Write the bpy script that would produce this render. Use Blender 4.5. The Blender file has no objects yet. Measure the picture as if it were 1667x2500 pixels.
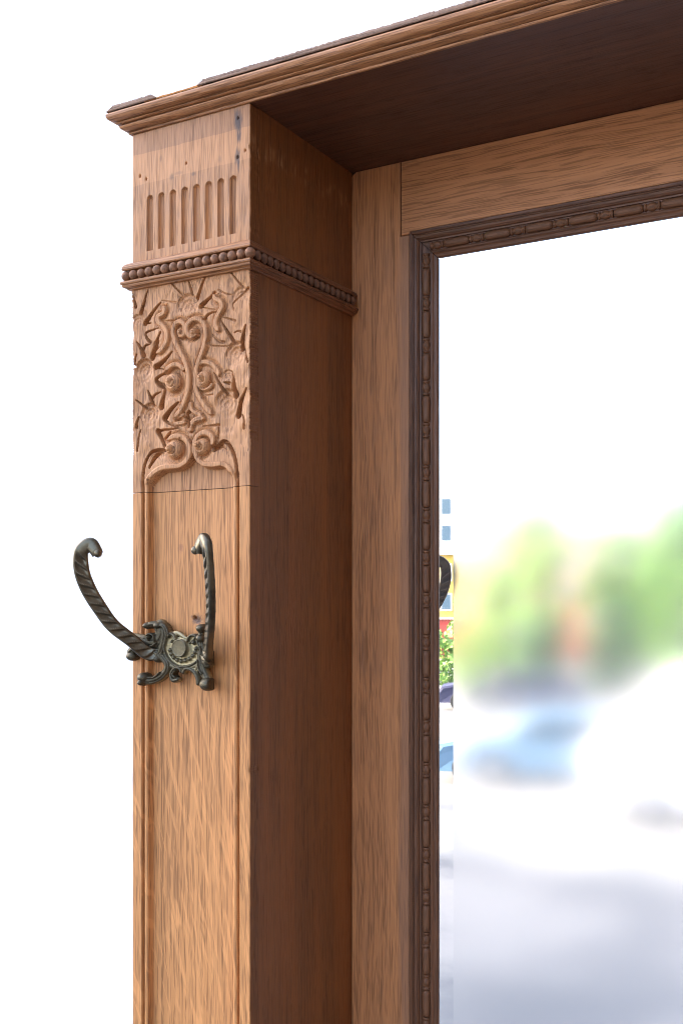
import bpy, math, random
import numpy as np
from mathutils import Vector

random.seed(7); np.random.seed(7)
scene = bpy.context.scene
col = scene.collection
R = math.radians

# ------------------------------------------------------------------ camera, sky, sun, exposure
# metres; z = 0 is the camera's eye level, x runs along the stand, y into it
cam_data = bpy.data.cameras.new('camera')
cam = bpy.data.objects.new('camera', cam_data); col.objects.link(cam)
cam.location = (0.7706, -0.9007, 0.0)
cam.rotation_euler = (R(90), 0, 0.5207)
cam_data.sensor_fit = 'VERTICAL'; cam_data.sensor_height = 36.0
cam_data.lens = 2695.0 / 2500.0 * 36.0
cam_data.shift_y = 229.0 / 2500.0
cam_data.clip_start = 0.02; cam_data.clip_end = 2000
scene.camera = cam

SUN_EL, SUN_AZ = 26.0, 62.0            # the sun stands behind the white wall, to the left
to_sun = Vector((-math.sin(R(SUN_AZ)) * math.cos(R(SUN_EL)), math.cos(R(SUN_AZ)) * math.cos(R(SUN_EL)), math.sin(R(SUN_EL))))
world = bpy.data.worlds.new('World'); scene.world = world; world.use_nodes = True
wn = world.node_tree.nodes; wl = world.node_tree.links
sky_tex = wn.new('ShaderNodeTexSky'); sky_tex.sky_type = 'NISHITA'; sky_tex.sun_disc = False
sky_tex.sun_elevation = R(SUN_EL); sky_tex.sun_rotation = R(-SUN_AZ)
sky_tex.air_density = 0.8; sky_tex.dust_density = 6.0; sky_tex.ozone_density = 0.6
wl.new(sky_tex.outputs[0], wn['Background'].inputs[0]); wn['Background'].inputs[1].default_value = 0.15
sun_data = bpy.data.lights.new('sun', 'SUN'); sun_data.energy = 1.4; sun_data.angle = R(0.5); sun_data.color = (1, 0.95, 0.88)
sun = bpy.data.objects.new('sun', sun_data); col.objects.link(sun)
sun.rotation_euler = to_sun.to_track_quat('Z', 'Y').to_euler(); sun.location = (0, 3, 12)
vs = scene.view_settings
vs.view_transform = 'Standard'; vs.look = 'None'; vs.gamma = 1.0; vs.use_curve_mapping = False
vs.exposure = 3.5
scene.render.engine = 'CYCLES'
scene.cycles.filter_width = 1.0                       # a crisp lens
scene.cycles.denoising_prefilter = 'ACCURATE'

# ------------------------------------------------------------------ helpers
def tag(o, label=None, cat=None, group=None, kind=None):
    if label: o['label'] = label
    if cat: o['category'] = cat
    if group: o['group'] = group
    if kind: o['kind'] = kind
    return o

def empty(name, loc=(0, 0, 0), rz=0.0):
    o = bpy.data.objects.new(name, None); col.objects.link(o)
    o.location = loc; o.rotation_euler = (0, 0, rz); o.empty_display_size = 0.1
    return o

def link(name, me, mats, parent=None, smooth=False):
    for m in (mats if isinstance(mats, (list, tuple)) else [mats]):
        me.materials.append(m)
    if smooth: me.polygons.foreach_set('use_smooth', [True] * len(me.polygons))
    o = bpy.data.objects.new(name, me); col.objects.link(o)
    if parent is not None: attach(o, parent)
    return o

def attach(o, parent):
    bpy.context.view_layer.update()
    o.parent = parent
    return o

def mk(name, verts, faces, mats, parent=None, smooth=False):
    me = bpy.data.meshes.new(name); me.from_pydata([tuple(v) for v in verts], [], [tuple(f) for f in faces])
    me.update(); return link(name, me, mats, parent, smooth)

class MB:
    """collects pieces of ONE part"""
    def __init__(s): s.v = []; s.f = []
    def add(s, v, f):
        n = len(s.v); s.v += [tuple(p) for p in v]; s.f += [tuple(i + n for i in q) for q in f]; return s
    def box(s, x0, x1, y0, y1, z0, z1, b=0.0):
        if b <= 0:
            v = [(x, y, z) for x in (x0, x1) for y in (y0, y1) for z in (z0, z1)]
            return s.add(v, [(0, 1, 3, 2), (4, 6, 7, 5), (0, 4, 5, 1), (2, 3, 7, 6), (0, 2, 6, 4), (1, 5, 7, 3)])
        import bmesh
        bm = bmesh.new()
        bmesh.ops.create_cube(bm, size=1)
        for w in bm.verts:
            w.co = Vector(((x0 + x1) / 2 + w.co.x * (x1 - x0), (y0 + y1) / 2 + w.co.y * (y1 - y0), (z0 + z1) / 2 + w.co.z * (z1 - z0)))
        bmesh.ops.bevel(bm, geom=bm.edges[:], offset=b, segments=2, affect='EDGES', profile=0.5)
        bm.verts.index_update()
        s.add([w.co[:] for w in bm.verts], [[w.index for w in f.verts] for f in bm.faces]); bm.free()
        return s
    def lathe(s, prof, centre, axis='Y', n=20):
        """prof: (radius, distance along axis)"""
        v = []; f = []
        for r, t in prof:
            for k in range(n):
                a = 2 * math.pi * k / n; c, d = r * math.cos(a), r * math.sin(a)
                p = {'Y': (c, t, d), 'Z': (c, d, t), 'X': (t, c, d)}[axis]
                v.append(tuple(p[i] + centre[i] for i in range(3)))
        m = len(prof)
        for i in range(m - 1):
            for k in range(n):
                f.append((i * n + k, i * n + (k + 1) % n, (i + 1) * n + (k + 1) % n, (i + 1) * n + k))
        f.append(tuple(range(n))); f.append(tuple((m - 1) * n + k for k in reversed(range(n))))
        return s.add(v, f)
    def build(s, name, mats, parent=None, smooth=False):
        return mk(name, s.v, s.f, mats, parent, smooth)

def loft(rows, closed_rows=False, cap=False):
    """quads between equally long rows of points"""
    n = len(rows[0]); v = [p for r in rows for p in r]; f = []
    for i in range(len(rows) - 1):
        for k in range(n if closed_rows else n - 1):
            f.append((i * n + k, i * n + (k + 1) % n, (i + 1) * n + (k + 1) % n, (i + 1) * n + k))
    if cap:
        f.append(tuple(range(n))); f.append(tuple((len(rows) - 1) * n + k for k in reversed(range(n))))
    return v, f

def spline(pts, per=6):
    p = np.array(pts, float)
    if len(p) < 3: per = 2
    q = np.vstack([2 * p[0] - p[1], p, 2 * p[-1] - p[-2]]); o = []
    for i in range(1, len(q) - 2):
        for t in np.linspace(0, 1, per, endpoint=False):
            a, b, c, d = q[i - 1], q[i], q[i + 1], q[i + 2]
            o.append(.5 * (2 * b + (c - a) * t + (2 * a - 5 * b + 4 * c - d) * t * t + (3 * b - a - 3 * c + d) * t ** 3))
    o.append(p[-1]); return np.array(o)

def dist_poly(X, Z, P):
    """distance to a polyline and the parameter 0..1 along it (all mm)"""
    D = np.full(X.shape, 1e9); T = np.zeros(X.shape)
    L = np.r_[0, np.cumsum(np.hypot(*(P[1:] - P[:-1]).T))]
    for i in range(len(P) - 1):
        a, b = P[i], P[i + 1]; ab = b - a; l2 = max(ab @ ab, 1e-9)
        t = np.clip(((X - a[0]) * ab[0] + (Z - a[1]) * ab[1]) / l2, 0, 1)
        d = np.hypot(X - a[0] - t * ab[0], Z - a[1] - t * ab[1])
        m = d < D; D[m] = d[m]; T[m] = ((L[i] + t * (L[i + 1] - L[i])) / L[-1])[m]
    return D, T

def window(X, Z, P, pad):
    x0, z0 = P.min(0) - pad; x1, z1 = P.max(0) + pad
    ix = np.where((X[0] >= x0) & (X[0] <= x1))[0]; iz = np.where((Z[:, 0] >= z0) & (Z[:, 0] <= z1))[0]
    if not len(ix) or not len(iz): return None
    return slice(iz[0], iz[-1] + 1), slice(ix[0], ix[-1] + 1)

def inside(X, Z, poly):
    p = np.array(poly); r = np.zeros(X.shape, bool)
    for i in range(len(p)):
        a, b = p[i - 1], p[i]
        c = ((a[1] > Z) != (b[1] > Z)) & (X < (b[0] - a[0]) * (Z - a[1]) / (b[1] - a[1] + 1e-12) + a[0])
        r ^= c
    return r

def value_noise(X, Z, sx, sz, seed):
    rs = np.random.RandomState(seed); g = rs.rand(256, 256)
    u = X / sx; v = Z / sz; i = np.floor(u).astype(int); j = np.floor(v).astype(int)
    a = u - i; b = v - j; a = a * a * (3 - 2 * a); b = b * b * (3 - 2 * b)
    G = lambda i, j: g[i % 256, j % 256]
    return (G(i, j) * (1 - a) + G(i + 1, j) * a) * (1 - b) + (G(i, j + 1) * (1 - a) + G(i + 1, j + 1) * a) * b - .5

def sheet(name, XX, ZZ, H, back, mats, parent):
    """a carved board: front face at y = -H, sides down to y = back; arrays in metres, rows = z"""
    nz, nx = H.shape
    front = np.stack([XX, -H, ZZ], -1).reshape(-1, 3)
    idx = np.arange(nz * nx).reshape(nz, nx)
    q = np.stack([idx[:-1, :-1], idx[:-1, 1:], idx[1:, 1:], idx[1:, :-1]], -1).reshape(-1, 4)
    ring = np.r_[idx[0, :], idx[1:, -1], idx[-1, -2::-1], idx[-2:0:-1, 0]]
    bk = front[ring].copy(); bk[:, 1] = back
    # own vertices for the sides so that the front keeps its shading
    m = len(ring); base = nz * nx
    V = np.vstack([front, front[ring], bk])
    k = np.arange(m); s = np.stack([base + k, base + m + k, base + m + (k + 1) % m, base + (k + 1) % m], -1)
    F = np.vstack([q, s])
    me = bpy.data.meshes.new(name)
    me.vertices.add(len(V)); me.vertices.foreach_set('co', V.ravel().astype(np.float32))
    me.loops.add(len(F) * 4); me.loops.foreach_set('vertex_index', F.ravel().astype(np.int32))
    me.polygons.add(len(F)); me.polygons.foreach_set('loop_start', np.arange(0, len(F) * 4, 4, dtype=np.int32))
    mi = np.zeros(len(F), np.int32); mi[len(q):] = 1; me.polygons.foreach_set('material_index', mi)
    sm = np.ones(len(F), bool); sm[len(q):] = False; me.polygons.foreach_set('use_smooth', sm)
    me.update(calc_edges=True); me.validate()
    return link(name, me, mats, parent)

# ------------------------------------------------------------------ materials
class Nodes:
    def __init__(s, name):
        s.m = bpy.data.materials.new(name); s.m.use_nodes = True
        s.t = s.m.node_tree; s.b = s.t.nodes['Principled BSDF']
        s.out = s.t.nodes['Material Output']
    def n(s, typ, **kw):
        x = s.t.nodes.new(typ)
        for k, v in kw.items(): setattr(x, k, v)
        return x
    def put(s, sock, val):
        if isinstance(val, bpy.types.NodeSocket): s.t.links.new(val, sock)
        else: sock.default_value = val
    def math(s, op, a, b=0.0, c=None, clamp=False):
        x = s.n('ShaderNodeMath', operation=op, use_clamp=clamp)
        s.put(x.inputs[0], a); s.put(x.inputs[1], b)
        if c is not None: s.put(x.inputs[2], c)
        return x.outputs[0]
    def mix(s, f, a, b, blend='MIX'):
        x = s.n('ShaderNodeMix', data_type='RGBA', blend_type=blend)
        s.put(x.inputs[0], f); s.put(x.inputs[6], a if isinstance(a, bpy.types.NodeSocket) else (*a, 1)); s.put(x.inputs[7], b if isinstance(b, bpy.types.NodeSocket) else (*b, 1))
        return x.outputs[2]
    def xyz(s, x, y, z):
        c = s.n('ShaderNodeCombineXYZ')
        for i, v in enumerate((x, y, z)): s.put(c.inputs[i], v)
        return c.outputs[0]
    def coords(s):
        t = s.n('ShaderNodeTexCoord'); x = s.n('ShaderNodeSeparateXYZ'); s.t.links.new(t.outputs['Object'], x.inputs[0])
        return x.outputs[0], x.outputs[1], x.outputs[2]
    def noise(s, vec, scale=1.0, detail=2.0, rough=0.5, dist=0.0):
        x = s.n('ShaderNodeTexNoise'); s.put(x.inputs['Vector'], vec); x.inputs['Scale'].default_value = scale
        x.inputs['Detail'].default_value = detail; x.inputs['Roughness'].default_value = rough; x.inputs['Distortion'].default_value = dist
        return x.outputs[0]
    def step(s, v, lo, hi):
        x = s.n('ShaderNodeMapRange', interpolation_type='SMOOTHSTEP'); s.put(x.inputs[0], v)
        s.put(x.inputs[1], lo); s.put(x.inputs[2], hi); return x.outputs[0]
    def spot(s, x, z, cx, cz, rx, rz, soft=0.6, wob=None):
        a = s.math('DIVIDE', s.math('SUBTRACT', x, cx), rx); b = s.math('DIVIDE', s.math('SUBTRACT', z, cz), rz)
        d = s.math('SQRT', s.math('ADD', s.math('MULTIPLY', a, a), s.math('MULTIPLY', b, b)))
        if wob is not None: d = s.math('ADD', d, wob)
        return s.step(d, 1.0 + soft * .5, 1.0 - soft)

def oak(name, light, dark, pore, axis='Z', fleck=0.0, rough=0.5, pore_amt=0.92, extra=None, bump=0.35, seed=0.0, coat=0.0, spec=0.35, pore_scale=640):
    N = Nodes(name); x, y, z = N.coords(); X0, Z0 = x, z
    if axis == 'X': x, z = z, x
    elif axis == 'Y': y, z = z, y
    y = N.math('ADD', y, seed)
    # wandering grain
    wv = N.noise(N.xyz(N.math('MULTIPLY', x, 14), N.math('MULTIPLY', y, 14), N.math('MULTIPLY', z, 3.2)), 1, 2)
    xw = N.math('MULTIPLY_ADD', N.math('SUBTRACT', wv, .5), .022, x)
    ring = N.noise(N.xyz(N.math('MULTIPLY', xw, 150), N.math('MULTIPLY', y, 150), N.math('MULTIPLY', z, 2.0)), 1, 3, .6)
    big = N.noise(N.xyz(x, y, z), 9, 2)
    pores = N.noise(N.xyz(N.math('MULTIPLY', xw, pore_scale), N.math('MULTIPLY', y, pore_scale), N.math('MULTIPLY', z, 20)), 1, 2.0, .55)
    fine = N.noise(N.xyz(N.math('MULTIPLY', xw, pore_scale * 1.75), N.math('MULTIPLY', y, pore_scale * 1.75), N.math('MULTIPLY_ADD', z, 26, 7.3)), 1, 1.0, .5)
    dens = N.step(ring, .32, .62)                      # pores gather in the early wood
    pm = N.math('MULTIPLY', N.step(pores, .56, .66), N.math('MULTIPLY_ADD', dens, .65, .15))
    pm = N.math('MAXIMUM', pm, N.math('MULTIPLY', N.step(fine, .50, .62), N.math('MULTIPLY_ADD', dens, .34, .42)))
    fib = N.noise(N.xyz(N.math('MULTIPLY', xw, 1500), N.math('MULTIPLY', y, 1500), N.math('MULTIPLY', z, 45)), 1, 1)
    c = N.mix(N.step(ring, .3, .7), light, dark)
    c = N.mix(N.math('MULTIPLY', N.step(big, .35, .7), .35), c, dark)
    c = N.mix(N.math('MULTIPLY_ADD', fib, .5, -.1, True), c, dark)
    if fleck > 0:
        u = N.math('ADD', N.math('MULTIPLY', x, .92), N.math('MULTIPLY', z, .36))
        u = N.math('ADD', u, N.math('MULTIPLY', N.math('POWER', N.math('MAXIMUM', N.math('MULTIPLY', x, 7.0), 0.0), 2.0), .055))
        v = N.math('SUBTRACT', N.math('MULTIPLY', z, .92), N.math('MULTIPLY', x, .36))
        fl = N.noise(N.xyz(N.math('MULTIPLY', u, 120), N.math('MULTIPLY', y, 20), N.math('MULTIPLY', v, 17)), 1, 2.5, .55, .5)
        fm = N.math('MULTIPLY', N.step(fl, .52, .64), N.math('MULTIPLY', N.step(z, .06, -.12), fleck))
        c = N.mix(fm, c, tuple(min(1, l * 1.16) for l in light))
        pm = N.math('MULTIPLY', pm, N.math('SUBTRACT', 1.0, N.math('MULTIPLY', fm, .8)))
    c = N.mix(N.math('MULTIPLY', pm, pore_amt), c, pore)
    if extra: c = extra(N, X0, y, Z0, c, pm)
    N.put(N.b.inputs['Base Color'], c)
    N.put(N.b.inputs['Roughness'], N.math('MULTIPLY_ADD', pm, .2, N.math('MULTIPLY_ADD', big, .2, rough - .1)))
    N.b.inputs['Specular IOR Level'].default_value = spec
    if coat: N.b.inputs['Coat Weight'].default_value = coat; N.b.inputs['Coat Roughness'].default_value = .25
    bp = N.n('ShaderNodeBump'); bp.inputs['Strength'].default_value = bump; bp.inputs['Distance'].default_value = .0006
    hgt = N.math('SUBTRACT', N.math('MULTIPLY', fib, .35), pm); N.put(bp.inputs['Height'], hgt); N.put(N.b.inputs['Normal'], bp.outputs[0])
    return N.m

def plain(name, colr, rough=0.6, metal=0.0, var=0.0, vscale=5.0, spec=0.4):
    N = Nodes(name); N.b.inputs['Roughness'].default_value = rough; N.b.inputs['Metallic'].default_value = metal
    N.b.inputs['Specular IOR Level'].default_value = spec
    if var:
        x, y, z = N.coords(); t = N.noise(N.xyz(x, y, z), vscale, 4)
        N.put(N.b.inputs['Base Color'], N.mix(N.step(t, .3, .7), tuple(c * (1 - var) for c in colr), tuple(min(1, c * (1 + var)) for c in colr)))
    else: N.b.inputs['Base Color'].default_value = (*colr, 1)
    return N.m

FL, FD, FP = (.56, .262, .108), (.455, .208, .084), (.11, .047, .022)      # weathered front oak
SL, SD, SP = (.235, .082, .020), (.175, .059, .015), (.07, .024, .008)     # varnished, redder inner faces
ML, MD, MP = (.26, .115, .055), (.20, .085, .04), (.09, .04, .02)

def frieze_marks(N, x, y, z, c, pm):
    w = N.math('MULTIPLY', N.math('SUBTRACT', N.noise(N.xyz(x, 0.0, z), 60, 3), .5), .003)
    zz = N.math('ADD', z, w)
    dirt = N.step(zz, .4735, .4746)
    bare = N.math('MULTIPLY', N.step(zz, .4415, .4424), N.math('SUBTRACT', 1.0, dirt))
    grime = N.math('MULTIPLY', N.step(N.noise(N.xyz(x, 0.0, z), 45, 4), .35, .75), .6)
    c = N.mix(N.math('MULTIPLY', dirt, .36), c, (.27, .135, .078))
    c = N.mix(N.math('MULTIPLY', bare, .26), c, (.62, .30, .135))
    c = N.mix(N.math('MULTIPLY', N.math('SUBTRACT', 1.0, N.math('ADD', dirt, bare)), N.math('MULTIPLY', grime, .45)), c, (.27, .15, .10))
    wob = N.math('MULTIPLY_ADD', N.noise(N.xyz(N.math('MULTIPLY', x, 420), 0.0, N.math('MULTIPLY', z, 90)), 1, 3), 1.6, -.8)
    for cx, cz, rx, rz, a in [(.1357, .481, .0048, .013, .9), (.1368, .466, .0028, .007, .8), (.1325, .488, .0015, .008, .6), (.1352, .4465, .0034, .009, .8), (.136, .437, .002, .006, .5),
                              (.0525, .4425, .003, .0035, .5), (.0805, .440, .003, .0022, .45), (.062, .4445, .006, .002, .25), (.038, .4645, .0018, .004, .35), (.1135, .448, .0025, .004, .25)]:
        c = N.mix(N.math('MULTIPLY', N.spot(x, z, cx, cz, rx, rz, .7, wob), a), c, (.065, .048, .045))
    return c

def panel_marks(N, x, y, z, c, pm):
    wob = N.math('MULTIPLY_ADD', N.noise(N.xyz(x, 0.0, z), 330, 3), 1.8, -.9)
    c = N.mix(N.math('MULTIPLY', N.spot(x, z, .0785, -.0145, .0068, .0058, .8, wob), .85), c, (.09, .06, .05))
    c = N.mix(N.math('MULTIPLY', N.spot(x, z, .0575, .060, .0035, .005, .9, wob), .4), c, (.20, .07, .06))
    c = N.mix(N.math('MULTIPLY', N.spot(x, z, .033, -.452, .002, .004, .9, wob), .4), c, (.20, .07, .05))
    # old pale scratch on the left fillet
    s = N.math('ABSOLUTE', N.math('ADD', N.math('ADD', z, .4595), N.math('MULTIPLY', x, 1.0)))
    s = N.math('MULTIPLY', N.step(s, .0012, .0004), N.step(x, .0118, .011))
    return N.mix(N.math('MULTIPLY', s, .7), c, (.75, .5, .3))

def side_marks(N, x, y, z, c, pm):
    y0 = N.math('ADD', y, 0.0)
    n1 = N.noise(N.xyz(N.math('MULTIPLY', y, 160), 0.0, N.math('MULTIPLY', z, 40)), 1, 3)
    slope = N.math('ADD', z, N.math('MULTIPLY', y, -.02))
    band = N.math('MULTIPLY', N.step(slope, .436, .446), N.step(slope, .466, .452))
    m = N.math('MULTIPLY', band, N.step(n1, .50, .68))
    c = N.mix(N.math('MULTIPLY', m, .75), c, (.40, .19, .085))
    red = N.step(N.noise(N.xyz(N.math('MULTIPLY', y, 30), 0.0, N.math('MULTIPLY', z, 2.0)), 1, 2), .4, .7)
    return N.mix(N.math('MULTIPLY', red, .45), c, (.29, .092, .021))

def stile_marks(N, x, y, z, c, pm):
    n1 = N.noise(N.xyz(N.math('MULTIPLY', x, 130), 0.0, N.math('MULTIPLY', z, 7)), 1, 3)
    edge = N.math('ADD', x, N.math('MULTIPLY', N.math('SUBTRACT', n1, .5), .018))
    grey = N.math('MULTIPLY', N.step(edge, .2085, .2165), N.step(x, .60, .59))
    c = N.mix(N.math('MULTIPLY', grey, .55), c, (.27, .14, .085))
    old = N.step(N.noise(N.xyz(N.math('MULTIPLY', x, 60), 0.0, N.math('MULTIPLY', z, 9)), 1, 3), .52, .72)
    return N.mix(N.math('MULTIPLY', old, .40), c, (.28, .13, .065))

M = {}
M['front'] = oak('oak_weathered', FL, FD, FP)
M['frieze'] = oak('oak_frieze', FL, FD, FP, extra=frieze_marks)
M['panel'] = oak('oak_quartered_panel', (.63, .285, .102), (.51, .222, .076), (.15, .062, .025), fleck=.6, extra=panel_marks)
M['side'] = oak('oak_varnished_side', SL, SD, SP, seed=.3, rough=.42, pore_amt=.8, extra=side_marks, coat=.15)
M['soffit'] = oak('oak_varnished_dimmed_soffit', (.135, .046, .021), (.082, .030, .016), (.045, .018, .01), axis='X', seed=.7, rough=.42, coat=.15, pore_amt=.5)  # varnish base deepened further, painting in the shade under the cornice
M['stile'] = oak('oak_stile', (.56, .235, .088), (.45, .182, .066), (.10, .04, .017), seed=1.1, rough=.45, pore_amt=.72, extra=stile_marks, fleck=.25)
M['rail'] = oak('oak_rail', (.56, .24, .095), (.45, .188, .072), (.11, .045, .02), axis='X', seed=1.9, rough=.45, pore_amt=.72, pore_scale=520)
M['cornice'] = oak('oak_cornice', (.48, .215, .088), (.36, .155, .062), (.10, .042, .02), axis='X', seed=2.3, rough=.42)
M['cornice_top'] = oak('oak_grey_top_edge', (.34, .21, .14), (.24, .14, .09), (.09, .055, .04), axis='X', seed=2.9, rough=.7)
M['raw'] = plain('oak_raw_break', (.62, .27, .085), .8, 0, .3, 160)
M['strip'] = oak('oak_strip', (.46, .205, .082), (.35, .15, .058), (.10, .042, .02), axis='X', seed=3.3, rough=.42)
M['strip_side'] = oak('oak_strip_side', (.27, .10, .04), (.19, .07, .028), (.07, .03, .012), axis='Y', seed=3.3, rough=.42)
M['bead'] = plain('oak_dark_bead', (.215, .095, .045), .65, 0, .35, 240)
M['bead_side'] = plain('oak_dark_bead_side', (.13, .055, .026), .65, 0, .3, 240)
M['mould'] = oak('oak_dark_moulding', (.175, .068, .029), (.12, .047, .02), (.05, .02, .01), seed=4.1, rough=.4, coat=.1)
M['mould_x'] = oak('oak_dark_moulding_rail', (.175, .068, .029), (.12, .047, .02), (.05, .02, .01), axis='X', seed=4.1, rough=.4, coat=.1)
M['barrel'] = oak('oak_dark_barrel', (.26, .112, .05), (.165, .07, .032), (.06, .026, .013), seed=4.7, rough=.42)
M['gap'] = plain('dark_joint', (.012, .007, .005), .9)

def brass():
    N = Nodes('aged_brass'); x, y, z = N.coords()
    n1 = N.noise(N.xyz(x, y, z), 55, 4, .6); n2 = N.noise(N.xyz(x, y, z), 420, 3)
    g = N.n('ShaderNodeNewGeometry')
    # verdigris-grey patina; highlights along the high edges are painted into the colour
    edge_glint = N.step(g.outputs['Pointiness'], .51, .60)
    c = N.mix(N.step(n1, .35, .65), (.085, .070, .048), (.15, .124, .082))
    c = N.mix(N.math('MULTIPLY', N.step(n2, .45, .7), .35), c, (.12, .10, .065))
    c = N.mix(N.math('MULTIPLY', edge_glint, .55), c, (.40, .36, .27))
    N.put(N.b.inputs['Base Color'], c); N.b.inputs['Metallic'].default_value = .85
    N.put(N.b.inputs['Roughness'], N.math('MULTIPLY_ADD', n1, .25, .2))
    bp = N.n('ShaderNodeBump'); bp.inputs['Strength'].default_value = .25; bp.inputs['Distance'].default_value = .0005
    N.put(bp.inputs['Height'], n2); N.put(N.b.inputs['Normal'], bp.outputs[0])
    return N.m
M['brass'] = brass()

def brass_plate():
    N = Nodes('aged_brass_plate'); x, y, z = N.coords()
    n1 = N.noise(N.xyz(x, y, z), 70, 4, .6); n2 = N.noise(N.xyz(x, y, z), 500, 3)
    at = N.n('ShaderNodeAttribute', attribute_name='relief')
    low = N.step(N.math('ADD', at.outputs['Fac'], N.math('MULTIPLY', n1, .25)), .85, .5)      # pale verdigris dust lies on the ground of the relief
    c = N.mix(low, N.mix(n1, (.055, .045, .030), (.11, .09, .055)), (.40, .33, .19))
    c = N.mix(N.math('MULTIPLY', N.step(n2, .5, .7), .4), c, (.21, .18, .105))
    N.put(N.b.inputs['Base Color'], c); N.b.inputs['Metallic'].default_value = .7
    N.put(N.b.inputs['Roughness'], N.math('MULTIPLY_ADD', n1, .3, .3))
    bp = N.n('ShaderNodeBump'); bp.inputs['Strength'].default_value = .35; bp.inputs['Distance'].default_value = .0005
    N.put(bp.inputs['Height'], n2); N.put(N.b.inputs['Normal'], bp.outputs[0])
    return N.m
M['brass_plate'] = brass_plate()

def mirror_mat(name, rough, veil):
    N = Nodes(name); g = N.n('ShaderNodeBsdfGlossy'); g.inputs['Color'].default_value = (.95, .965, .97, 1); g.inputs['Roughness'].default_value = rough
    d = N.n('ShaderNodeBsdfDiffuse'); d.inputs['Color'].default_value = (.8, .8, .8, 1)  # white diffuse share paints a washed-out veil that lifts the reflected darks
    m = N.n('ShaderNodeMixShader'); m.inputs[0].default_value = veil
    N.t.links.new(g.outputs[0], m.inputs[1]); N.t.links.new(d.outputs[0], m.inputs[2]); N.t.links.new(m.outputs[0], N.out.inputs[0])
    return N.m
M['mirror'] = mirror_mat('old_mirror_silver', .088, .06)
M['bevel'] = mirror_mat('polished_bevel', .012, .05)

# ------------------------------------------------------------------ traced ornament, millimetres in the plane of the pillar face (x, z)
RIDGES = [(3.2,4.2,[(56.8,194.0),(64.1,200.7),(69.0,209.0),(73.2,219.1),(74.4,226.7),(74.4,233.4),(72.6,243.2),(67.8,254.4),(60.5,265.8),(55.8,276.0),(54.4,283.0),(57.4,290.2),(64.1,291.6),(69.0,287.7),(69.8,282.0),(67.8,277.5),(62.9,276.6)]),(3.2,4.2,[(103.5,193.4),(96.4,200.7),(90.5,208.9),(84.8,218.0),(82.8,225.9),(83.4,234.4),(85.8,243.7),(89.6,252.9),(94.1,262.8),(96.4,272.1),(95.8,280.7),(92.9,286.8),(87.0,291.2),(79.8,291.9),(74.4,288.7),(72.1,283.7),(73.6,277.7),(78.6,274.4),(84.3,275.6)]),(3.0,4.0,[(69.0,241.7),(61.7,247.3),(53.8,248.2),(47.6,245.4),(44.3,241.4)]),(2.8,3.2,[(84.8,243.8),(90.5,247.0),(97.6,246.3),(104.7,242.6),(110.5,236.3),(111.7,231.5)]),(2.6,3.6,[(85.8,238.0),(84.8,231.4),(87.0,225.0),(92.3,220.5),(99.4,220.4),(104.7,223.7)]),(3.4,4.6,[(18.6,108.7),(18.3,118.5),(20.8,130.2),(28.4,138.1),(40.8,143.2),(51.9,143.5),(62.9,143.8),(71.4,147.6),(75.8,154.9),(75.0,163.6),(70.2,170.5),(61.7,174.1),(53.8,173.9),(48.2,171.2)]),(3.4,4.6,[(130.7,103.4),(130.4,115.6),(128.8,130.7),(123.8,138.5),(116.3,142.3),(104.7,142.1),(92.9,143.8),(86.1,149.5),(82.4,158.3),(82.8,166.9),(87.0,172.8),(94.1,175.4),(101.1,173.0),(105.2,167.6),(104.1,160.6)]),(1.6,2.0,[(25.2,140.7),(23.4,144.8),(25.9,152.5),(32.1,158.9),(38.4,160.4)]),(1.6,2.0,[(129.6,134.4),(128.4,143.8),(125.5,153.4),(119.8,160.4),(114.0,161.8)]),(3.2,3.8,[(40.8,310.0),(43.3,306.6),(40.6,302.7),(34.6,300.6),(35.2,295.1),(41.8,289.4),(46.0,282.1),(45.2,273.4),(39.6,266.3),(33.4,263.1)]),(3.2,3.8,[(106.1,313.1),(108.2,309.0),(114.0,305.6),(116.1,299.9),(112.2,293.8),(108.4,287.2),(108.7,281.0),(111.7,276.8)]),(3.4,4.0,[(76.2,178.0),(76.8,182.7),(81.0,188.1),(87.0,190.0),(92.9,190.0)]),(2.4,3.0,[(76.2,207.7),(77.4,200.9),(84.6,195.5),(90.5,194.0)]),(2.0,2.2,[(55.6,193.1),(61.7,194.6),(67.8,196.0)]),(2.4,2.4,[(54.4,187.4),(61.7,187.8),(69.0,188.2)])]
DOMES = [(4.6,6.0,63.9,280.8),(5.0,6.0,80.6,278.8),(10.4,6.0,53.9,230.5),(5.4,8.6,51.4,232.1),(8.6,5.6,92.9,230.4),(4.8,8.2,91.7,231.7),(10.6,6.8,55.8,161.3),(6.2,10.2,52.7,161.8),(9.0,6.6,91.1,161.7),(5.6,10.0,88.6,163.0),(1.8,2.5,73.8,293.6)]
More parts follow.
